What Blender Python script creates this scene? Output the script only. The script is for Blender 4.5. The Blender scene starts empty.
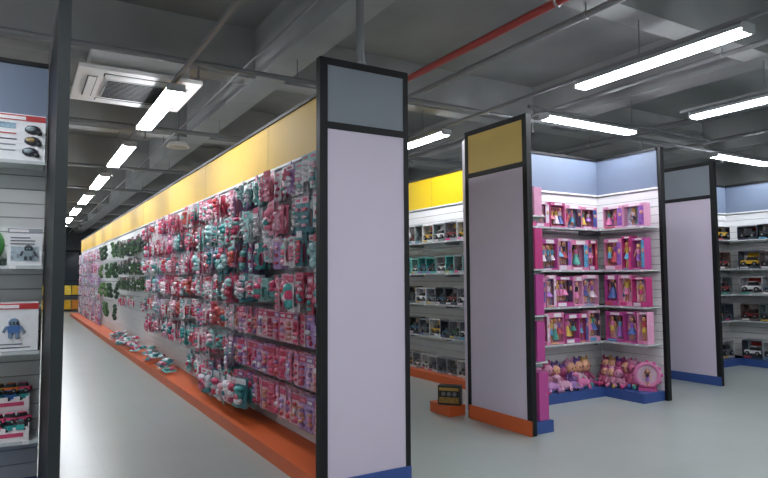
import bpy, math, random
from mathutils import Matrix, Vector
R=random.Random(11)
SC=bpy.context.scene
SC.view_settings.view_transform='Standard'
H=3.02
def lin(c):
    return tuple(((x/12.92) if x<=.04045 else ((x+.055)/1.055)**2.4) for x in c)
def hx(s):
    s=s.lstrip('#'); return lin([int(s[i:i+2],16)/255 for i in (0,2,4)])
# ---------------------------------------------------------------- materials
MATS={}
def mat(name,col,rough=.5,metal=0,emis=0,noise=.06,nscale=6,bump=0,spec=.5):
    if name in MATS: return MATS[name]
    m=bpy.data.materials.new(name); m.use_nodes=True
    nt=m.node_tree; b=nt.nodes['Principled BSDF']
    c=hx(col) if isinstance(col,str) else col
    b.inputs['Roughness'].default_value=rough; b.inputs['Metallic'].default_value=metal
    b.inputs['Specular IOR Level'].default_value=spec
    if emis:
        b.inputs['Base Color'].default_value=(*c,1)
        b.inputs['Emission Color'].default_value=(*c,1); b.inputs['Emission Strength'].default_value=emis
    else:
        tc=nt.nodes.new('ShaderNodeTexCoord'); n=nt.nodes.new('ShaderNodeTexNoise')
        n.inputs['Scale'].default_value=nscale; n.inputs['Detail'].default_value=4
        nt.links.new(tc.outputs['Object'],n.inputs['Vector'])
        r=nt.nodes.new('ShaderNodeValToRGB')
        r.color_ramp.elements[0].position=.3; r.color_ramp.elements[1].position=.7
        r.color_ramp.elements[0].color=(*[x*(1-noise) for x in c],1)
        r.color_ramp.elements[1].color=(*[min(1,x*(1+noise)) for x in c],1)
        nt.links.new(n.outputs['Fac'],r.inputs['Fac']); nt.links.new(r.outputs['Color'],b.inputs['Base Color'])
        if bump:
            bp=nt.nodes.new('ShaderNodeBump'); bp.inputs['Strength'].default_value=bump; bp.inputs['Distance'].default_value=.02
            nt.links.new(n.outputs['Fac'],bp.inputs['Height']); nt.links.new(bp.outputs['Normal'],b.inputs['Normal'])
    MATS[name]=m; return m
def printmat(name,amt=.35,scale=45,rough=.35):
    m=bpy.data.materials.new(name); m.use_nodes=True; nt=m.node_tree; b=nt.nodes['Principled BSDF']
    a=nt.nodes.new('ShaderNodeAttribute'); a.attribute_name='Col'
    tc=nt.nodes.new('ShaderNodeTexCoord'); v=nt.nodes.new('ShaderNodeTexNoise'); v.inputs['Scale'].default_value=scale
    v.inputs['Detail'].default_value=2
    nt.links.new(tc.outputs['Object'],v.inputs['Vector'])
    r=nt.nodes.new('ShaderNodeValToRGB'); r.color_ramp.interpolation='CONSTANT'
    e=r.color_ramp.elements; e[0].position=0; e[0].color=(.25,.2,.25,1); e[1].position=.40; e[1].color=(1,1,1,1)
    x=e.new(.58); x.color=(1.5,1.4,1.45,1); x=e.new(.66); x.color=(.75,.6,.7,1)
    mx=nt.nodes.new('ShaderNodeMix'); mx.data_type='RGBA'; mx.blend_type='MULTIPLY'; mx.inputs[0].default_value=amt
    nt.links.new(v.outputs['Fac'],r.inputs['Fac'])
    nt.links.new(a.outputs['Color'],mx.inputs[6]); nt.links.new(r.outputs['Color'],mx.inputs[7])
    nt.links.new(mx.outputs[2],b.inputs['Base Color']); b.inputs['Roughness'].default_value=rough
    MATS[name]=m; return m
PRINT=printmat('printed_packaging',.5,38,.3)
PLAIN=printmat('coloured_plastic',.05,20,.4)
BLACK=mat('black_frame','#121416',.5,spec=.35)
LAV=mat('lavender_panel','#ccc1d1',.55,noise=.02,nscale=1.5)
BGREY=mat('blue_grey_panel','#7d848c',.5,noise=.03,nscale=2)
BFASC=mat('blue_fascia','#707d92',.5,noise=.03,nscale=2)
GOLD=mat('mustard_panel','#ccae56',.5,noise=.04,nscale=2)
YEL=mat('yellow_fascia','#e8c40c',.55,noise=.04,nscale=1,spec=.25)
YELP=mat('pale_yellow_fascia','#d9b04a',.55,noise=.04,nscale=1,spec=.25)
ORG=mat('orange_base','#d0602c',.45,noise=.04,nscale=2)
BLUE=mat('blue_base','#34508e',.45,noise=.04,nscale=2)
SLAT=mat('white_slatwall','#e6e6e6',.5,noise=.02,nscale=3)
GROOVE=mat('slat_groove','#a8aaab',.7)
METAL=mat('steel_bracket','#9a9c9e',.35,metal=.8)
SHELF=mat('shelf_glass','#d4dcda',.15,noise=.02)
EDGE=mat('shelf_price_strip','#bcc2c3',.4,noise=.02)
CONC=mat('painted_concrete_ceiling','#888a89',.9,noise=.12,nscale=1.2,bump=.1)
BEAM=mat('painted_concrete_beam','#9c9e9d',.9,noise=.1,nscale=1.5,bump=.1)
WALLM=mat('grey_wall_paint','#7d8284',.85,noise=.04,nscale=1)
PIPE=mat('grey_pipe','#828485',.5,metal=.2)
RED=mat('red_pipe','#a03a36',.5)
ACW=mat('ac_white_plastic','#ececea',.5,noise=.02)
ACG=mat('ac_grille','#c8c9c6',.6)
DARK=mat('dark_gap','#4b4c4d',.8)
LAMP=mat('lamp_diffuser','#f4f8ff',.4,emis=46)
LBODY=mat('lamp_housing','#b8bbbd',.5)
def floormat():
    m=bpy.data.materials.new('vinyl_tile_floor'); m.use_nodes=True; nt=m.node_tree; b=nt.nodes['Principled BSDF']
    tc=nt.nodes.new('ShaderNodeTexCoord'); br=nt.nodes.new('ShaderNodeTexBrick')
    br.offset=0; br.inputs['Scale'].default_value=1; br.inputs['Brick Width'].default_value=.6; br.inputs['Row Height'].default_value=.6
    br.inputs['Mortar Size'].default_value=.0022; br.inputs['Mortar Smooth'].default_value=.3
    br.inputs['Color1'].default_value=(*hx('#9fa6a2'),1); br.inputs['Color2'].default_value=(*hx('#9ca39f'),1); br.inputs['Mortar'].default_value=(*hx('#919793'),1)
    nt.links.new(tc.outputs['Object'],br.inputs['Vector'])
    n=nt.nodes.new('ShaderNodeTexNoise'); n.inputs['Scale'].default_value=1.3; n.inputs['Detail'].default_value=6
    nt.links.new(tc.outputs['Object'],n.inputs['Vector'])
    mx=nt.nodes.new('ShaderNodeMix'); mx.data_type='RGBA'; mx.blend_type='OVERLAY'; mx.inputs[0].default_value=.08
    nt.links.new(br.outputs['Color'],mx.inputs[6]); nt.links.new(n.outputs['Fac'],mx.inputs[7])
    nt.links.new(mx.outputs[2],b.inputs['Base Color'])
    b.inputs['Roughness'].default_value=.28; b.inputs['Specular IOR Level'].default_value=.45
    return m
FLOORM=floormat()
# ---------------------------------------------------------------- mesh builder
class MB:
    def __init__(s,name):
        s.name=name; s.v=[]; s.f=[]; s.mi=[]; s.c=[]; s.sm=[]; s.mats=[]; s.M=Matrix()
    def midx(s,m):
        if m not in s.mats: s.mats.append(m)
        return s.mats.index(m)
    def add(s,vs,fs,m,c=(1,1,1),smooth=False,L=None):
        b=len(s.v); M=s.M@L if L is not None else s.M
        s.v+= [M@Vector(p) for p in vs]; k=s.midx(m)
        for f in fs:
            s.f.append([b+i for i in f]); s.mi.append(k); s.c.append(c); s.sm.append(smooth)
    def box(s,x0,x1,y0,y1,z0,z1,m,c=(1,1,1),L=None,tx=1,ty=1):
        cx,cy=(x0+x1)/2,(y0+y1)/2
        a=[(x0,y0,z0),(x1,y0,z0),(x1,y1,z0),(x0,y1,z0)]
        t=[(cx+(x-cx)*tx,cy+(y-cy)*ty,z1) for x,y,_ in a]
        s.add(a+t,[(0,3,2,1),(4,5,6,7),(0,1,5,4),(1,2,6,5),(2,3,7,6),(3,0,4,7)],m,c,False,L)
    def ell(s,cx,cy,cz,rx,ry,rz,m,c=(1,1,1),n=8,r=5,L=None):
        vs=[(cx,cy,cz-rz)]
        for i in range(1,r):
            t=math.pi*i/r
            for j in range(n):
                p=2*math.pi*j/n; vs.append((cx+rx*math.sin(t)*math.cos(p),cy+ry*math.sin(t)*math.sin(p),cz-rz*math.cos(t)))
        vs.append((cx,cy,cz+rz)); fs=[]
        for j in range(n):
            k=(j+1)%n; fs.append((0,1+k,1+j)); e=1+(r-2)*n; fs.append((len(vs)-1,e+j,e+k))
            for i in range(r-2):
                a=1+i*n; fs.append((a+j,a+k,a+n+k,a+n+j))
        s.add(vs,fs,m,c,True,L)
    def cyl(s,p0,p1,r0,r1,m,c=(1,1,1),n=8,L=None,cap=True,smooth=True):
        p0=Vector(p0);p1=Vector(p1); d=(p1-p0).normalized()
        a=Vector((0,0,1)) if abs(d.z)<.9 else Vector((1,0,0)); u=d.cross(a).normalized(); w=d.cross(u)
        vs=[];fs=[]
        for p,r in((p0,r0),(p1,r1)):
            for j in range(n):
                t=2*math.pi*j/n; vs.append(p+u*math.cos(t)*r+w*math.sin(t)*r)
        for j in range(n):
            k=(j+1)%n; fs.append((j,n+j,n+k,k))
        s.add(vs,fs,m,c,smooth,L)
        if cap: s.add(vs,[tuple(range(n)),tuple(range(2*n-1,n-1,-1))],m,c,False,L)
    def torus(s,c0,R0,r,m,c,n=20,k=8,sy=1,L=None):
        vs=[];fs=[]
        for i in range(n):
            t=2*math.pi*i/n
            for j in range(k):
                p=2*math.pi*j/k; q=R0+r*math.cos(p)
                vs.append((c0[0]+q*math.cos(t),c0[1]+r*math.sin(p)*sy,c0[2]+q*math.sin(t)))
        for i in range(n):
            for j in range(k):
                a=(i+1)%n;b=(j+1)%k; fs.append((i*k+j,a*k+j,a*k+b,i*k+b))
        s.add(vs,fs,m,c,True,L)
    def done(s):
        me=bpy.data.meshes.new(s.name); me.from_pydata([tuple(v) for v in s.v],[],s.f)
        for m in s.mats: me.materials.append(m)
        me.polygons.foreach_set('material_index',s.mi); me.polygons.foreach_set('use_smooth',s.sm)
        ca=me.color_attributes.new('Col','FLOAT_COLOR','CORNER'); buf=[]
        for f,c in zip(s.f,s.c): buf+= [c[0],c[1],c[2],1.0]*len(f)
        ca.data.foreach_set('color',buf); me.update()
        o=bpy.data.objects.new(s.name,me); SC.collection.objects.link(o); return o
def T(x,y,z=0,a=0): return Matrix.Translation((x,y,z))@Matrix.Rotation(math.radians(a),4,'Z')
# facing: local front is -Y.  a=-90 -> front faces -X, local +x runs toward world -Y ; a=90 -> front faces +X, local +x runs +Y
# ---------------------------------------------------------------- room
BX=(-6.2,-1.9,2.4,6.7,11.0,15.3,19.6); BY=(-3.3,0,3.35,6.7,10.0,13.3,16.6,19.9,23.2,26.5,29.8); BZ=3.72
def room():
    X0,X1,Y0,Y1,ZC=-9,22,-7,34,4.3
    def b(n,*a):
        m=MB(n); m.box(*a); return m.done()
    b('floor',X0,X1,Y0,Y1,-.1,0,FLOORM)
    b('ceiling',X0,X1,Y0,Y1,ZC,ZC+.15,CONC)
    b('wall_west',X0-.2,X0,Y0,Y1,0,ZC,WALLM); b('wall_east',X1,X1+.2,Y0,Y1,0,ZC,WALLM)
    b('wall_south',X0-.2,X1+.2,Y0-.2,Y0,0,ZC,WALLM); b('wall_north',X0-.2,X1+.2,Y1,Y1+.2,0,ZC,WALLM)
    m=MB('ceiling_beams')
    for x in BX: m.box(x-.17,x+.17,Y0,Y1,BZ,ZC-.002,BEAM)
    for y in BY: m.box(X0,X1,y-.13,y+.13,BZ+.002,ZC-.004,BEAM)
    m.done()
    w=MB('window_1')
    w.box(.5,3.6,Y1-.05,Y1-.005,.9,2.9,BLACK)
    for i in range(3): w.box(.6+i*1.0,1.5+i*1.0,Y1-.07,Y1-.05,1.0,2.8,mat('window_glass','#4a5560',.1))
    w.done()
room()
# ---------------------------------------------------------------- fixtures
def slatwall(mb,L,fasc,base,shelves=(),posts=(1,1),bd=.38,sd=.3,top=H,bh=.11,split=2.4,fz=2.54):
    mb.box(0,L,0,.03,0,top,GROOVE)
    z=bh
    while z<fz-.05:
        z2=min(z+.092,fz-.03); mb.box(.0,L,-.012,0,z,z2,SLAT); z+=.1
    mb.box(0,L,-.03,0,fz,top-.03,fasc)
    mb.box(0,L,-.034,0,fz-.02,fz,SLAT)
    x=split
    while x<L-.1:
        mb.box(x-.0015,x+.0015,-.031,-.03,fz,top-.03,DARK); x+=split
    mb.box(0,L,-.045,.03,top-.03,top,BLACK)
    if posts[0]: mb.box(-.06,0,-.05,.03,0,top,BLACK)
    if posts[1]: mb.box(L,L+.06,-.05,.03,0,top,BLACK)
    if base: mb.box(0,L,-bd,-.0165,0,bh,base)
    for z in shelves:
        mb.box(.01,L-.01,-sd,-.018,z-.012,z,SHELF)
        mb.box(.01,L-.01,-sd-.006,-sd,z-.018,z+.004,EDGE)
        x=.05
        while x<L:
            mb.box(x-.006,x+.006,-sd+.03,-.018,z-.05,z-.012,METAL); x+=.9
        x=.2
        while x<L:
            mb.box(x-.02,x+.02,-sd-.008,-sd-.006,z-.018,z+.004,SLAT); x+=R.uniform(.25,.4)
def endpanel(mb,W,topm,basem,bh=.11,th=.05,lw=.06,rw=.045,bar=2.54):
    mb.box(0,W,.0,th,0,H,BLACK)
    y=-.012
    mb.box(0,lw,y,0,0,H,BLACK); mb.box(W-rw,W,y,0,0,H,BLACK)
    mb.box(lw,W-rw,y,0,H-.05,H,BLACK); mb.box(lw,W-rw,y,0,bar-.025,bar+.025,BLACK)
    mb.box(lw,W-rw,-.006,0,bar+.025,H-.05,topm)
    mb.box(lw,W-rw,-.006,0,bh,bar-.025,LAV)
    mb.box(lw*.5,W,-.02,0,0,bh,basem)
g=MB('corridor_gondola_wall')
YN,YF=3.89,27.4
g.M=T(2.14,YF,0,-90); slatwall(g,YF-YN,YELP,ORG,posts=(1,0))
g.M=T(2.20,YN,0,90); slatwall(g,YF-YN,YELP,BLUE,posts=(0,1),bd=.29)
g.done()
p=MB('gondola_end_panel'); p.M=T(1.76,3.82,0,0); endpanel(p,.73,BGREY,BLUE,bh=.1,lw=.06,rw=.04); p.done()
p=MB('display_end_panel'); p.M=T(4.09,5.13,0,-90); endpanel(p,.93,GOLD,ORG,bh=.14,lw=.05,rw=.06)
p.done()
p=MB('display_end_panel.001'); p.M=T(8.05,5.7,0,-90); endpanel(p,.95,BGREY,BLUE,bh=.12,lw=.05,rw=.06); p.done()
SH=(.66,1.10,1.54,2.055)
d=MB('doll_display_bay')
d.M=T(4.36,5.5,0,0); slatwall(d,2.22,BFASC,BLUE,SH,posts=(0,0))
d.M=T(6.60,5.5,0,-90); slatwall(d,.92,BFASC,BLUE,SH,posts=(0,0),bd=.4)
d.M=T(4.145,4.24,0,90); slatwall(d,.89,BFASC,BLUE,SH,posts=(0,0),bd=.25,sd=.2)
d.M=T(4.15,5.135,0,60); d.box(0,.42,0,.02,0,H,LAV)
d.M=Matrix(); d.box(6.632,6.65,4.56,5.53,0,H,LAV); d.box(6.58,6.65,4.535,4.578,0,H,BLACK)
d.done()
SV=(.62,1.08,1.52,1.975)
v=MB('vehicle_shelf_wall'); v.M=T(5.42,12.4,0,-90); slatwall(v,6.7,YEL,ORG,SV,posts=(1,0)); v.done()
b=MB('orange_plinth'); b.box(3.92,4.125,5.24,5.6,0,.1,ORG); b.box(3.91,4.125,5.23,5.6,.1,.11,ORG); b.done()
SR=(.72,1.15,1.57,2.05)
r=MB('vehicle_display_bay')
r.M=T(8.14,6.05,0,0); slatwall(r,2.39,BFASC,BLUE,SR,posts=(0,0))
r.M=T(10.55,6.05,0,-90); slatwall(r,1.0,BFASC,BLUE,SR,posts=(0,1)); r.done()
SL=(.42,1.0,1.56,2.26)
l=MB('robot_toy_display_bay')
l.M=T(-2.3,4.98,0,0); slatwall(l,2.44,BFASC,BLUE,SL,posts=(1,0))
l.M=Matrix(); l.box(.148,.2,3.62,5.02,0,H,BLACK); l.box(.145,.203,3.60,3.62,0,H,mat('black_post_face','#1e2628',.45)); 
l.done()
# ---------------------------------------------------------------- products
PK=[hx(x) for x in ('#cc4a70','#dc8098','#b84860','#e4acbc','#c04448','#d47088','#e4bcc8','#c85878')]
TL=[hx(x) for x in ('#4a9c9a','#70b0ac','#9cc8c4','#367e88','#acd0d0')]
WH=[hx(x) for x in ('#e4e0e4','#ece6e8','#dcd6de','#ccc8d0')]
PU=[hx(x) for x in ('#9a74a8','#bc9ccc','#84689c')]
GR=[hx(x) for x in ('#3a5c38','#587848','#2b4430','#7a9a58')]
DK=[hx(x) for x in ('#25272b','#3a3d44','#4a4e58')]
def pack(mb,x,z,w,h,c1,c2,c3,n=3,reach=.24,big=False,pals=None):
    mb.cyl((x,-.017,z-.02),(x,-reach-.01,z-.02),.003,.003,METAL,n=5)
    pal=pals or (PK+TL+WH)
    for i in range(n):
        yy=-reach+.05*(n-1-i)
        L=T(x,yy,0,R.uniform(-12,12))
        mb.box(-w/2,w/2,-.002,.002,z-h,z,PRINT,c1,L)
        if i==n-1:
            mb.box(-w/2,w/2,-.005,-.002,z-h*.2,z-.004,PLAIN,c2,L)
            mb.box(-w*.3,w*.25,-.007,-.005,z-h*.15,z-h*.07,PLAIN,R.choice(WH+PK),L)
            if big:
                for q in range(3):
                    mb.ell(R.uniform(-.15,.15)*w,-.025,z-h*(.36+.2*q),w*R.uniform(.3,.46),.04,h*R.uniform(.1,.18),PRINT,R.choice([c3,c3,c2]),n=7,r=5,L=L)
                mb.ell(R.uniform(-.02,.02),-.055,z-h*R.uniform(.4,.7),w*.18,.025,h*.1,PLAIN,R.choice(pal),n=6,r=4,L=L)
            else:
                k=R.choice((3,4,5,6))
                for q in range(k):
                    zz=z-h*(.27+.66*(q+.5)/k)
                    if R.random()<.35:
                        a=R.uniform(.05,.25)*w; mb.box(-w*.38+a*.3,w*.38-a,-.02,-.003,zz-h*.04,zz+h*.04,PLAIN,R.choice([c3,R.choice(pal)]),L)
                    else:
                        mb.ell(R.uniform(-.22,.22)*w,-.014,zz,w*R.uniform(.12,.34),.018,h*R.uniform(.05,.1),PLAIN,R.choice([c3,R.choice(pal)]),n=7,r=4,L=L)
        else:
            mb.ell(0,-.012,z-h*.6,w*.4,.014,h*.28,PLAIN,c3,n=6,r=4,L=L)
def place(mb): mb.M=T(2.14,YF,0,-90)
def ly(Y): return YF-Y
pk=MB('hanging_toy_blister_packs'); place(pk)
Y=4.08
ci=0; G={}
while Y<11.5:
    neat=Y<6.3
    rows=(2.42,2.12,1.82,1.50,1.18,.86,.54)
    for i,z in enumerate(rows):
        if i==6 and Y>8.5: continue
        if i==0 and R.random()<.1: continue
        if neat and i>=4:
            w,h=.115,.25; c1=R.choice((PK[3],PK[1],PU[1],PK[5],PK[6])); c2=R.choice((PK[0],PU[0],PK[2])); c3=R.choice((PU[1],PK[0],hx('#c88a78'),PK[2]))
            pack(pk,ly(Y)+R.uniform(-.005,.005),z,w,h,c1,c2,c3,3,.2,pals=PK+PU+WH)
        else:
            w=R.uniform(.10,.14); h=R.uniform(.2,.3)
            # merchandise comes in runs of neighbouring identical hooks
            if i not in G:
                t=R.random(); pal=(TL if t<.25 else (PK if t<.58 else (WH if t<.92 else PU)))
                G[i]=(R.choice(pal),R.choice(TL+WH+PK),R.choice(PK+TL+WH[:2]+[hx('#c8625a')]),R.random()<.28)
            c1,c2,c3,bg=G[i]
            pack(pk,ly(Y)+R.uniform(-.015,.015),z+R.uniform(-.035,.035),w,h,c1,c2,c3,R.choice((2,3,3,4)),R.uniform(.15,.26),big=bg)
    Y+=.142; ci+=1
    if ci%2==0: G={}
for Y,z in ((5.75,.52),(5.95,.5),(6.15,.5),(6.35,.46),(6.6,.48),(6.85,.46),(7.1,.45)):
    pack(pk,ly(Y),z,.17,.28,R.choice(TL+PK[1:2]),R.choice(WH),R.choice(TL+PK),3,.3,True)
pk.done()
gp=MB('hanging_green_toy_packs'); place(gp)
Y=11.7
while Y<15.2:
    for z,h in ((2.3,.36),(1.86,.3),(1.5,.26)):
        pack(gp,ly(Y),z+R.uniform(-.03,.03),.13,h,R.choice(GR[:3]+DK),R.choice(DK+WH[:1]),R.choice(GR[:3]),2,.2,False,pals=GR[:3]+DK+WH[:1])
    if R.random()<.5: pack(gp,ly(Y),1.12,.14,.25,R.choice(WH+TL),R.choice(GR),R.choice(PK),2,.2)
    Y+=.24
Y=15.7
while Y<19.2:
    for z in (2.4,1.9,1.4,.9):
        if R.random()<.75:
            gp.cyl((ly(Y),-.02,z),(ly(Y),-.25,z),.004,.004,METAL,n=5)
            c=R.choice(GR[:3])
            for q in range(5): gp.ell(ly(Y)+R.uniform(-.06,.06),-.17+R.uniform(-.04,.04),z-.08-.07*q,.07,.05,.06,PLAIN,c,n=7,r=4)
    Y+=.55
gp.done()
lp=MB('hanging_lilac_toy_packs'); place(lp)
Y=19.8
while Y<27:
    for z in (2.4,2.0,1.6,1.2,.8,.45): pack(lp,ly(Y),z,.28,.36,R.choice([PU[1],PK[3],WH[2],WH[0]]),R.choice([PU[1],WH[0]]),R.choice([PK[3],PU[1],WH[1]]),1,.1)
    Y+=.36
lp.done()
lo=MB('piled_toy_bags')
for i in range(60):
    Y=R.uniform(11.6,15.5) if i<46 else R.uniform(9.0,11.0)
    zz=.112+ (.06 if i%2 else .0)+(.08 if i%3==0 else 0)
    x=R.uniform(1.80,1.98); c=R.choice(TL+TL+TL+PK+WH)
    L=Matrix.Translation((x,Y,zz+.055))@Matrix.Rotation(R.uniform(0,3),4,'Z')@Matrix.Rotation(R.uniform(-.35,.35),4,'X')
    lo.box(-.1,.1,-.065,.065,-.006,.0,PRINT,c,L)
    for q in range(3): lo.ell(R.uniform(-.05,.05),R.uniform(-.03,.03),.012,.05,.03,.03,PLAIN,R.choice(TL+TL+PK+WH),n=7,r=4,L=L)
lo.done()
# ---- dolls
SK=[hx(x) for x in ('#e0a888','#d0946e','#8f5c40')]
HR=[hx(x) for x in ('#c8a050','#7a4a2a','#2a1c18','#c05888','#a078b8','#5a3420')]
DR=[hx(x) for x in ('#c83878','#d87cac','#5a9cc0','#9460b4','#dccad8','#c8a848','#c04c58','#48988c','#4a60a0','#3a3048')]
def doll(mb,s,L):
    sk,hr,dr,dr2=R.choice(SK),R.choice(HR),R.choice(DR),R.choice(DR)
    def q(v): return [a*s for a in v]
    for e in(-1,1):
        mb.cyl(q((e*.05,0,0)),q((e*.06,0,.45)),.025*s,.045*s,PLAIN,sk,n=6,L=L,cap=False)
        mb.ell(e*.05*s,-.02*s,.02*s,.03*s,.05*s,.03*s,PLAIN,dr2,n=6,r=3,L=L)
        mb.cyl(q((e*.12,0,.76)),q((e*.2,-.02,.46)),.035*s,.02*s,PLAIN,sk,n=6,L=L)
    mb.cyl(q((0,0,R.choice((.1,.28,.34)))),q((0,0,.56)),R.choice((.12,.16,.22))*s,.07*s,PLAIN,dr,n=8,L=L)
    mb.cyl(q((0,0,.56)),q((0,0,.78)),.07*s,.1*s,PLAIN,dr2,n=8,L=L)
    mb.cyl(q((0,0,.78)),q((0,0,.85)),.03*s,.03*s,PLAIN,sk,n=6,L=L,cap=False)
    mb.ell(0,-.015*s,.91*s,.085*s,.08*s,.1*s,PLAIN,sk,n=8,r=6,L=L)
    mb.ell(0,.04*s,.94*s,.12*s,.09*s,.11*s,PLAIN,hr,n=8,r=6,L=L)
    mb.ell(0,.06*s,.76*s,.17*s,.05*s,.22*s,PLAIN,hr,n=8,r=5,L=L)
    for e in (-1,1): mb.ell(e*.032*s,-.088*s,.92*s,.012*s,.008*s,.014*s,PLAIN,(.03,.03,.05),n=5,r=3,L=L)
def dollbox(mb,w,h,d,L):
    pc=R.choice([hx('#c03c7c'),hx('#d05c94'),hx('#b83878'),hx('#dc84ac'),hx('#b84890'),hx('#e0a0c0')])
    bc=R.choice([hx('#dc9cbe'),hx('#ecc8dc'),hx('#90b4d0'),hx('#a480c0'),hx('#ecdce6'),hx('#d080a8'),hx('#e8e0ec'),hx('#745890'),hx('#b8d0e0')])
    t=.007
    mb.box(-w/2,w/2,d-.01,d,0,h,PLAIN,pc,L)
    mb.box(-w/2,-w/2+t,0,d-.01,0,h,PLAIN,pc,L); mb.box(w/2-t,w/2,0,d-.01,0,h,PLAIN,pc,L)
    hd=R.choice((.84,.88,.92)); ft=R.choice((.06,.1,.16))
    mb.box(-w/2+t,w/2-t,0,d-.01,0,h*ft,PLAIN,pc,L); mb.box(-w/2+t,w/2-t,0,d-.01,h*hd,h,PLAIN,pc,L)
    mb.box(-w/2+t,w/2-t,d*.66,d-.01,h*ft,h*hd,PRINT,bc,L)
    mb.box(-w*.22,w*.3,-.003,0,h*(hd+.02),h*.98,PLAIN,WH[1],L)
    mb.box(-w*.4,w*.1,-.003,0,h*.015,h*ft*.8,PLAIN,R.choice(DR+WH),L)
    n=1 if w<.2 else R.choice((1,2,2,3))
    side=R.random()<.45
    if side: mb.box(w/2-w*.27,w/2-t,-.002,.0,h*ft,h*hd,PRINT,R.choice(DR),L); mb.ell(w*.37,-.003,h*.6,w*.08,.004,h*.08,PLAIN,R.choice(SK),n=8,r=4,L=L)
    W=w*(.65 if side else .85); ox=-w*.12 if side else 0
    for i in range(n):
        x=ox+(i-(n-1)/2)*(W/n); doll(mb,h*.74,L@T(x,d*.32,h*(ft+.01)))
    for q in range(7): mb.ell(ox+R.uniform(-.5,.5)*W,d*.62,h*R.uniform(ft+.05,hd-.05),R.uniform(.008,.022),.01,R.uniform(.01,.03),PLAIN,R.choice(DR+WH),n=6,r=4,L=L)
def fillrow(mb,x0,x1,z,h,fn,ws,yf,d):
    W=[];t=0
    while True:
        w=R.choice(ws)
        if t+w>(x1-x0)*1.05: break
        W.append(w); t+=w
    if not W: W=[x1-x0]; t=x1-x0
    k=(x1-x0)/t; x=x0
    for w in W:
        w*=k; fn(mb,w-.01,h*R.uniform(.9,1),d,T(x+w/2,yf+R.uniform(0,.015),z)); x+=w
db=MB('boxed_fashion_dolls')
for M0,x0,x1,ws,sd in ((T(4.36,5.5,0,0),.03,1.9,(.14,.17,.3,.22,.26),.3),(T(6.60,5.5,0,-90),.31,.91,(.14,.18,.26),.3),(T(4.145,4.24,0,90),.02,.87,(.17,.28),.2)):
    db.M=M0
    for z in SH:
        hh=.385 if z<2 else .3
        if z==1.54: hh=.41
        fillrow(db,x0,x1,z+.005,hh,dollbox,ws if z<2 else (.26,.3),-sd+.012,.12 if sd>.25 else .1)
db.M=T(4.145,4.24,0,90)
fillrow(db,.02,.6,.114,.45,dollbox,(.2,),-.22,.12)
db.done()
pd=MB('seated_plush_dolls')
def plush(mb,s,L):
    c=R.choice([hx('#c8688c'),hx('#9878b0'),hx('#cc8ca8'),hx('#a84878'),hx('#744e90'),hx('#c8b4c0')]); hr=R.choice([hx('#a84474'),hx('#644488'),hx('#b89058'),hx('#c484a4')])
    mb.ell(0,0,.2*s,.18*s,.15*s,.2*s,PLAIN,c,L=L)
    mb.ell(0,-.02*s,.52*s,.17*s,.16*s,.17*s,PLAIN,R.choice([SK[0],c]),L=L)
    mb.ell(0,.05*s,.56*s,.2*s,.16*s,.19*s,PLAIN,hr,L=L)
    for e in(-1,1):
        mb.ell(e*.17*s,.05*s,.38*s,.06*s,.07*s,.2*s,PLAIN,hr,L=L)
        mb.cyl((e*.08*s,-.08*s,.09*s),(e*.14*s,-.36*s,.07*s),.07*s,.05*s,PLAIN,c,L=L)
        mb.ell(e*.15*s,-.38*s,.07*s,.06*s,.05*s,.07*s,PLAIN,R.choice(DR),L=L)
        mb.cyl((e*.15*s,0,.34*s),(e*.24*s,-.14*s,.16*s),.05*s,.04*s,PLAIN,c,L=L)
        mb.ell(e*.06*s,-.17*s,.53*s,.02*s,.012*s,.025*s,PLAIN,(.03,.03,.05),n=6,r=4,L=L)
        mb.ell(e*.1*s,0,.74*s,.04*s,.03*s,.07*s,PLAIN,hr,L=L)
def unicorn(mb,s,L):
    c=R.choice([hx('#c898b0'),hx('#b480b4'),hx('#c8709c')]); mn=R.choice([hx('#ac4884'),hx('#7450a0')])
    mb.ell(0,0,.17*s,.34*s,.15*s,.16*s,PLAIN,c,L=L)
    mb.cyl((-.24*s,0,.22*s),(-.36*s,-.03*s,.44*s),.1*s,.08*s,PLAIN,c,L=L)
    mb.ell(-.42*s,-.06*s,.48*s,.14*s,.09*s,.09*s,PLAIN,c,L=L)
    mb.cyl((-.4*s,-.06*s,.55*s),(-.45*s,-.08*s,.74*s),.025*s,.004*s,PLAIN,hx('#e8c860'),L=L)
    for i in range(4): mb.ell((-.33+.05*i)*s,.03*s,(.54-.09*i)*s,.07*s,.07*s,.09*s,PLAIN,mn,L=L)
    for x in (-.2,.2):
        mb.cyl((x*s,-.1*s,.1*s),((x-.14)*s,-.26*s,.05*s),.06*s,.045*s,PLAIN,c,L=L)
    mb.ell(.38*s,0,.18*s,.12*s,.07*s,.1*s,PLAIN,mn,L=L)
x=.35
while x<2.0:
    pd.M=T(4.36+x*.93,5.5-.13,.114,0); plush(pd,R.uniform(.36,.46),Matrix()); x+=.14
for i,x in enumerate((.42,.6,.8,1.0,1.2,1.36,1.52)):
    pd.M=T(4.4+x,5.5-.28,.114,0)
    if i in(1,3,4,6): unicorn(pd,.36,Matrix())
    else: plush(pd,.27,Matrix())
for i,y in enumerate((5.30,5.2,5.1,5.0,4.93)):
    pd.M=T(6.6-.13,y,.114,-70); plush(pd,.44,Matrix())
for i,y in enumerate((5.22,5.12,5.02)):
    pd.M=T(6.6-.27,y,.114,-60); plush(pd,.32,Matrix())
pd.M=T(4.29,4.4,.114,10); plush(pd,.3,Matrix())
pd.done()
mr=MB('toy_vanity_mirror'); mr.M=T(6.42,4.69,.115,-50)
mr.torus((0,0,.185),.13,.026,PLAIN,hx('#cc7ca4')); mr.cyl((0,.01,.185),(0,-.005,.185),.12,.12,PLAIN,hx('#c8acbc'),n=20)
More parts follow.
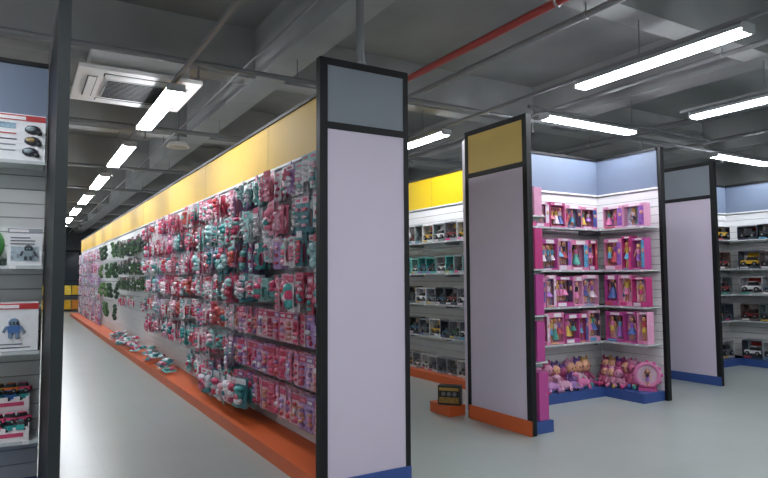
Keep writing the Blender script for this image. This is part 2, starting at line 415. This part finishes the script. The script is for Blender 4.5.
for i in range(12): mr.ell(.152*math.cos(i*math.pi/6),0,.185+.152*math.sin(i*math.pi/6),.024,.02,.024,PLAIN,hx('#b85088'))
mr.box(-.1,.1,-.05,.05,0,.03,PLAIN,hx('#b85088')); doll(mr,.2,T(0,-.025,.05)); mr.done()
# ---- boxed vehicles
VC=[hx(x) for x in ('#2a2c30','#4a5058','#7a3030','#2f5f80','#808890','#3a6a48','#c8a030','#e0e0e0')]
def truck(mb,s,L,c):
    mb.box(-.5*s,.5*s,-.2*s,.2*s,.14*s,.34*s,PLAIN,c,L,tx=.96,ty=.9)
    mb.box(-.2*s,.32*s,-.17*s,.17*s,.34*s,.54*s,PLAIN,DK[0],L,tx=.7,ty=.8)
    mb.box(-.13*s,.25*s,-.14*s,.14*s,.54*s,.57*s,PLAIN,c,L)
    for x in(-.31,.31):
        for y in(-.2,.2):
            mb.cyl((x*s,(y-.06)*s,.14*s),(x*s,(y+.06)*s,.14*s),.14*s,.14*s,PLAIN,DK[0],n=10,L=L)
            mb.cyl((x*s,(y-.07)*s,.14*s),(x*s,(y+.07)*s,.14*s),.06*s,.06*s,PLAIN,hx('#9a9a9a'),n=6,L=L)
def vbox(mb,w,h,d,L,dark=None,back=None):
    pc=R.choice(dark or [hx('#2b3036')]); ic=R.choice([WH[0],WH[2],hx('#a0a8b0'),WH[3],pc])
    mb.box(-w/2,w/2,d-.008,d,0,h,PRINT,pc,L)
    mb.box(-w/2+.006,w/2-.006,d-.012,d-.008,h*.14,h*.93,PRINT,ic,L)
    mb.box(-w/2,w/2,0,d-.008,0,h*.14,PRINT,pc,L); mb.box(-w/2,w/2,0.0,d-.008,h*.93,h,PRINT,pc,L)
    for e in(-1,1): mb.box(e*w/2-.005,e*w/2+.005,.0,d-.008,h*.14,h*.93,PRINT,pc,L)
    mb.box(-w*.44,-w*.05,-.003,0,h*.02,h*.12,PLAIN,R.choice(DR+WH),L)
    mb.box(-w*.3,w*.3,d-.018,d-.012,h*.68,h*.9,PLAIN,R.choice([WH[0],hx('#d04030'),hx('#e0b030')]),L)
    truck(mb,w*.84,L@T(0,d*.35,h*.14),R.choice(VC))
bv=MB('boxed_toy_vehicles'); bv.M=T(5.42,12.4,0,-90)
cols=((.11,[hx('#b8bcc0'),hx('#8a9098'),hx('#d0d0d0')],.24),(.62,[hx('#c0c4c8'),hx('#8a9098'),hx('#d8dcde'),hx('#3a3e44')],.25),(1.08,[hx('#5b6066'),hx('#a0a8b0'),hx('#3f464c'),hx('#d0d4d8')],.25),(1.52,[hx('#4fa3a0'),hx('#8ac0b8'),hx('#4a7f88'),hx('#d8d8d8'),hx('#a0a8ac')],.25),(1.975,[hx('#c0a850'),hx('#9aa0a8'),hx('#7a8a88'),hx('#d8d8d8')],.28))
for z,pal,h in cols:
    fillrow(bv,.1,6.5,z+.005,h,lambda mb,w,hh,d,L:vbox(mb,w,hh,d,L,pal),(.2,.24,.28),-.28,.14)
bv.done()
bw=MB('boxed_toy_vehicles.001')
for M0,x0,x1 in ((T(8.14,6.05,0,0),.1,2.05),(T(10.55,6.05,0,-90),.34,.98)):
    bw.M=M0
    for z in (.112,)+SR:
        fillrow(bw,x0,x1,z+.005,.3 if z<2 else .24,lambda mb,w,hh,d,L:vbox(mb,w,hh,d,L,[hx('#2b3036'),hx('#3a4450'),hx('#5a6a6a'),hx('#6a5a58'),hx('#a8acb0')]),(.26,.3,.34),-.28,.17)
bw.done()
bb=MB('boxed_toy_gift_set'); bb.M=T(4.0,5.34,.112,-50)
bb.box(-.12,.12,-.06,.06,0,.2,PLAIN,hx('#1c1a18'))
bb.box(-.105,.105,-.063,-.06,.02,.08,PRINT,hx('#8a6a2c')); bb.box(-.105,.105,-.063,-.06,.15,.18,PLAIN,hx('#a8843a'))
for i in range(3): bb.cyl((-.06+.06*i,-.06,.115),(-.06+.06*i,-.066,.115),.022,.022,PLAIN,hx('#6a6a6a'),n=10)
bb.done()
# ---- left bay robot boxes
rb=MB('boxed_robot_toys'); rb.M=T(-2.3,4.98,0,0)
def robot(mb,s,L,c,c2):
    mb.ell(0,0,.62*s,.2*s,.14*s,.2*s,PLAIN,c2,L=L); mb.box(-.2*s,.2*s,-.12*s,.12*s,.2*s,.5*s,PLAIN,c,L,tx=1.2)
    mb.box(-.14*s,.14*s,-.15*s,-.12*s,.56*s,.66*s,PLAIN,DK[0],L)
    for e in(-1,1):
        mb.cyl((e*.24*s,0,.46*s),(e*.36*s,-.05*s,.24*s),.07*s,.06*s,PLAIN,c2,L=L)
        mb.box(e*.12*s-.07*s,e*.12*s+.07*s,-.16*s,.1*s,0,.2*s,PLAIN,c2,L)
        mb.ell(e*.06*s,-.155*s,.61*s,.03*s,.02*s,.03*s,PLAIN,TL[2],L=L)
def rbox(mb,w,h,d,L,k=None):
    if k is None: k=R.choice((0,1,2))
    body=hx('#e6e7e9')
    mb.box(-w/2,w/2,0,d,0,h,PLAIN,body,L)
    mb.box(-w/2,w/2,-.003,0,h*.86,h*.98,PLAIN,hx('#b8383a') if k!=1 else hx('#9a9ea6'),L)
    mb.box(-w*.45,w*.1,-.005,-.003,h*.88,h*.95,PLAIN,WH[1],L)
    if k==2:   # white front, printed wheeled robots on the right, text lines on the left
        for i,(x,z) in enumerate(((.24,.68),(.24,.44),(.2,.2))):
            mb.ell(x*w,-.004,z*h,w*.17,.01,h*.1,PLAIN,DK[1],n=12,r=5,L=L)
            mb.ell(x*w-.01,-.014,z*h+.005,w*.1,.008,h*.055,PLAIN,R.choice((hx('#b8c0c8'),hx('#a08a60'),hx('#8a9aa0'))),n=10,r=4,L=L)
            mb.ell(x*w+.04,-.012,z*h-.02,w*.06,.01,w*.06,PLAIN,DK[0],n=10,r=4,L=L)
        for i in range(4): mb.box(-w*.42,-w*R.uniform(.02,.12),-.003,0,h*(.2+.12*i),h*(.225+.12*i),PLAIN,R.choice((DK[2],hx('#b8383a'),hx('#8a8e96'))),L)
        mb.box(-w*.42,-w*.1,-.003,0,h*.68,h*.8,PRINT,hx('#8aa8b8'),L)
    elif k==1:
        mb.box(-w*.4,w*.4,-.004,0,h*.12,h*.5,PRINT,hx('#a8b8c0'),L)
        robot(mb,h*.5,L@Matrix.Translation((w*.1,-.012,h*.14))@Matrix.Scale(.12,4,(0,1,0)),hx('#8a9aa0'),DK[2])
        for i in range(3): mb.box(-w*.42,w*R.uniform(.0,.3),-.003,0,h*(.56+.08*i),h*(.585+.08*i),PLAIN,DK[2],L)
    else:
        robot(mb,h*.5,L@Matrix.Translation((0,-.012,h*.27))@Matrix.Scale(.12,4,(0,1,0)),hx('#4a6fa8'),R.choice((hx('#a8584e'),hx('#6a7f98'))))
        for i in range(2): mb.box(-w*.42,w*R.uniform(.1,.4),-.003,0,h*(.06+.07*i),h*(.08+.07*i),PLAIN,DK[2],L)
fillrow(rb,.1,2.43,2.265,.33,lambda a,b,c,d,e:rbox(a,b,c,d,e,2),(.29,.31),-.28,.2)
fillrow(rb,.1,1.93,1.565,.3,rbox,(.23,),-.28,.2)
fillrow(rb,2.22,2.43,1.565,.27,lambda a,b,c,d,e:rbox(a,b,c,d,e,1),(.2,),-.28,.2)
fillrow(rb,.1,2.42,1.005,.33,lambda a,b,c,d,e:rbox(a,b,c,d,e,0),(.28,),-.28,.2)
rb.done()
gb=MB('green_robot_toy'); gb.M=T(-.21,4.80,1.564,0); gb.ell(0,0,.14,.12,.11,.13,PLAIN,hx('#4a9a48'),n=14,r=10)
for e in(-1,1):
    gb.ell(e*.05,-.1,.17,.03,.02,.035,PLAIN,WH[1]); gb.ell(e*.05,-.12,.17,.014,.01,.018,PLAIN,DK[0]); gb.cyl((e*.06,0,0),(e*.06,0,.04),.04,.04,PLAIN,GR[2])
gb.done()
tr=MB('small_toy_display_trays')
for i in range(7):
    for k,(y0,z0) in enumerate(((4.685,.424),(4.82,.60))):
        tr.M=T(-2.005+i*.322,y0,z0,0)
        tr.box(-.15,.15,0,.13,0,.008,PLAIN,WH[0]); tr.box(-.15,.15,-.004,0,0,.09,PLAIN,WH[1]); tr.box(-.15,.15,.126,.13,0,.14,PLAIN,WH[0])
        for e in(-1,1): tr.box(e*.15-.003,e*.15+.003,0,.13,0,.1,PLAIN,WH[0])
        if k: tr.box(-.15,.15,.0,.125,-.175,-.001,PLAIN,WH[0])
        tr.ell(-.08,-.004,.045,.035,.004,.032,PLAIN,PK[0]); tr.box(-.03,.12,-.006,-.004,.03,.055,PLAIN,PK[0])
        for j in range(4):
            truck(tr,.12,T(-.105+j*.07,.05,.06,90+R.uniform(-30,30)),R.choice([hx('#d87028'),hx('#38a0a0'),hx('#38a0a0'),PK[0],hx('#3a78c0')]))
            truck(tr,.12,T(-.105+j*.07,.08,.105,R.uniform(-30,30)),R.choice([hx('#d87028'),hx('#38a0a0'),hx('#d8b030'),PK[0]]))
tr.done()
fr=MB('yellow_promotional_rack')
fr.M=T(.8,31.5,0,0)
for z in (.1,.75,1.4): fr.box(0,2.8,-.4,0,z-.03,z,BLACK)
for x in (0,2.8): fr.box(x-.03,x+.03,-.4,0,0,1.9,BLACK)
for z in (.1,.75):
    for i in range(9): fr.box(.06+i*.3,.32+i*.3,-.35,-.05,z+.001,z+.42,PRINT,R.choice([hx('#e0b020'),hx('#e8c840'),hx('#d08020')]))
fr.done()
# ---------------------------------------------------------------- ceiling services
LZ=3.28
def lamp(x,y,ax,L=1.5,w=.07):
    m=MB('linear_pendant_light' )
    if ax=='Y': m.M=T(x,y,0,90)
    else: m.M=T(x,y,0,0)
    m.box(-L/2,L/2,-w,w,LZ+.03,LZ+.07,LBODY,tx=1,ty=.6)
    m.box(-L/2+.01,L/2-.01,-w+.005,w-.005,LZ,LZ+.03,LAMP)
    for e in(-1,1):
        m.box(e*L/2-.012,e*L/2+.012,-w-.002,w+.002,LZ-.002,LZ+.07,LBODY)
        m.cyl((e*L*.36,0,LZ+.07),(e*L*.36,0,LZ+.1),.006,.006,METAL,n=6)
    m.done()
for k in (-4,-3,-2)+tuple(range(0,9)): lamp(1.25,6.9+2.87*k,'Y',1.8,.085)
for y in (-3.6,-.2,3.22,6.98,10.4,13.8,17.2,20.6,24): lamp(4.62,y,'Y',1.6)
for y in (-3.5,0,3.4): lamp(6.66,y,'Y')
lamp(5.92,5.0,'X',1.55); lamp(9.85,5.35,'X',1.55); lamp(9.8,1.0,'X');lamp(9.8,-3,'X'); lamp(13.5,4,'X'); lamp(13.5,0,'X'); lamp(14,8.5,'X'); lamp(8.5,8.5,'Y'); lamp(8.5,12.5,'Y'); lamp(8.5,17,'Y'); lamp(14,13,'X')
for y in (-3,.3,3.4,7,11,15,20): lamp(-2.4,y,'Y')
lamp(-.9,2.4,'X'); lamp(-1.3,3.95,'X')  # two added lamps out of view, only to brighten the left robot toy bay
m=MB('lighting_trunking_rails')
for x,y0,y1 in ((1.25,-6,30),(4.62,-6,26),(6.66,-6,4.3),(-2.4,-6,22)):
    m.box(x-.018,x+.018,y0,y1,LZ+.1,LZ+.13,PIPE)
    for y in BY:
        if y0<y<y1: m.cyl((x,y,LZ+.13),(x,y,BZ),.006,.006,PIPE,n=5)
for y,x0,x1 in ((5.0,4.9,8.4),(5.35,8.9,12.5)):
    m.box(x0,x1,y-.018,y+.018,LZ+.1,LZ+.13,PIPE)
    for x in BX:
        if x0<x<x1: m.cyl((x,y,LZ+.13),(x,y,BZ),.006,.006,PIPE,n=5)
m.done()
def ypipe(name,x,z,r,ma):
    m=MB(name); m.cyl((x,-6.9,z),(x,33.9,z),r,r,ma,n=12)
    for y in BY: m.torus((x,y,z),r,r*.35,METAL,(1,1,1),n=12,k=6); m.cyl((x,y,z+r),(x,y,BZ-.001),.006,.006,PIPE,n=5)
    m.done()
ypipe('red_sprinkler_pipe',3.62,3.655,.035,RED); ypipe('red_sprinkler_pipe.001',-.3,3.66,.028,RED)
for x,z,r in ((3.95,3.62,.03),(5.9,3.64,.025),(7.9,3.6,.04),(9.6,3.64,.03),(.2,3.62,.015),(1.9,3.6,.012)): ypipe('grey_conduit_pipe',x,z,r,PIPE)
for y,z,r in ((5.75,3.5,.028),(8.6,3.5,.03),(12,3.5,.03),(15,3.5,.03)):
    m=MB('sprinkler_branch_pipe')
    m.cyl((-8.9,y,z),(21.9,y,z),r,r,PIPE,n=10)
    for x in BX:
        m.cyl((x,y,z),(x,y,BZ-.001),.005,.005,PIPE,n=5)
        for q in (1.2,3.3): m.cyl((x+q,y,z-.14),(x+q,y,z),.012,.012,METAL,n=6); m.ell(x+q,y,z-.15,.03,.03,.015,METAL,n=6,r=4)
    m.done()
m=MB('vertical_conduit_pipe'); m.cyl((2.1,3.845,H+.002),(2.1,3.845,4.29),.03,.03,PIPE,n=12); m.cyl((2.1,3.845,H+.002),(2.1,3.845,H+.02),.045,.045,METAL,n=12); m.done()
m=MB('ceiling_cassette_air_conditioner'); m.M=T(.99,6.82,3.45,0)
m.box(-.57,.57,-.6,.6,0,.04,ACW); m.box(-.46,.46,-.48,.48,.04,.26,ACW)
m.box(-.3,.3,-.32,.32,-.012,0,ACG)
for i in range(14): m.box(-.29,.29,-.31+i*.046,-.298+i*.046,-.02,-.012,DARK)
for e in(-1,1):
    m.box(e*.43-.045,e*.43+.045,-.36,.36,-.004,0,DARK); m.box(e*.43-.036,e*.43+.036,-.35,.35,-.012,-.004,ACW)
    m.box(-.34,.34,e*.45-.045,e*.45+.045,-.004,0,DARK); m.box(-.33,.33,e*.45-.036,e*.45+.036,-.012,-.004,ACW)
m.done()
m=MB('ceiling_speaker'); m.M=T(1.85,8.7,3.3,0); m.cyl((0,0,0),(0,0,.06),.16,.12,ACW,n=20); m.cyl((0,0,-.004),(0,0,0),.12,.12,ACG,n=20); m.cyl((0,0,.06),(0,0,.99),.01,.01,PIPE); m.done()
# ---------------------------------------------------------------- world + camera
w=bpy.data.worlds.new('World'); SC.world=w; w.use_nodes=True
w.node_tree.nodes['Background'].inputs[0].default_value=(.5,.55,.6,1); w.node_tree.nodes['Background'].inputs[1].default_value=.3
cam=bpy.data.cameras.new('camera'); cam.lens=610/768*36; cam.sensor_width=36
o=bpy.data.objects.new('camera',cam); SC.collection.objects.link(o); SC.camera=o
o.matrix_world=Matrix.Translation((0,0,1.475))@Matrix.Rotation(math.radians(-30.82),4,'Z')@Matrix.Rotation(math.radians(93.56),4,'X')@Matrix.Rotation(-.006,4,'Z')
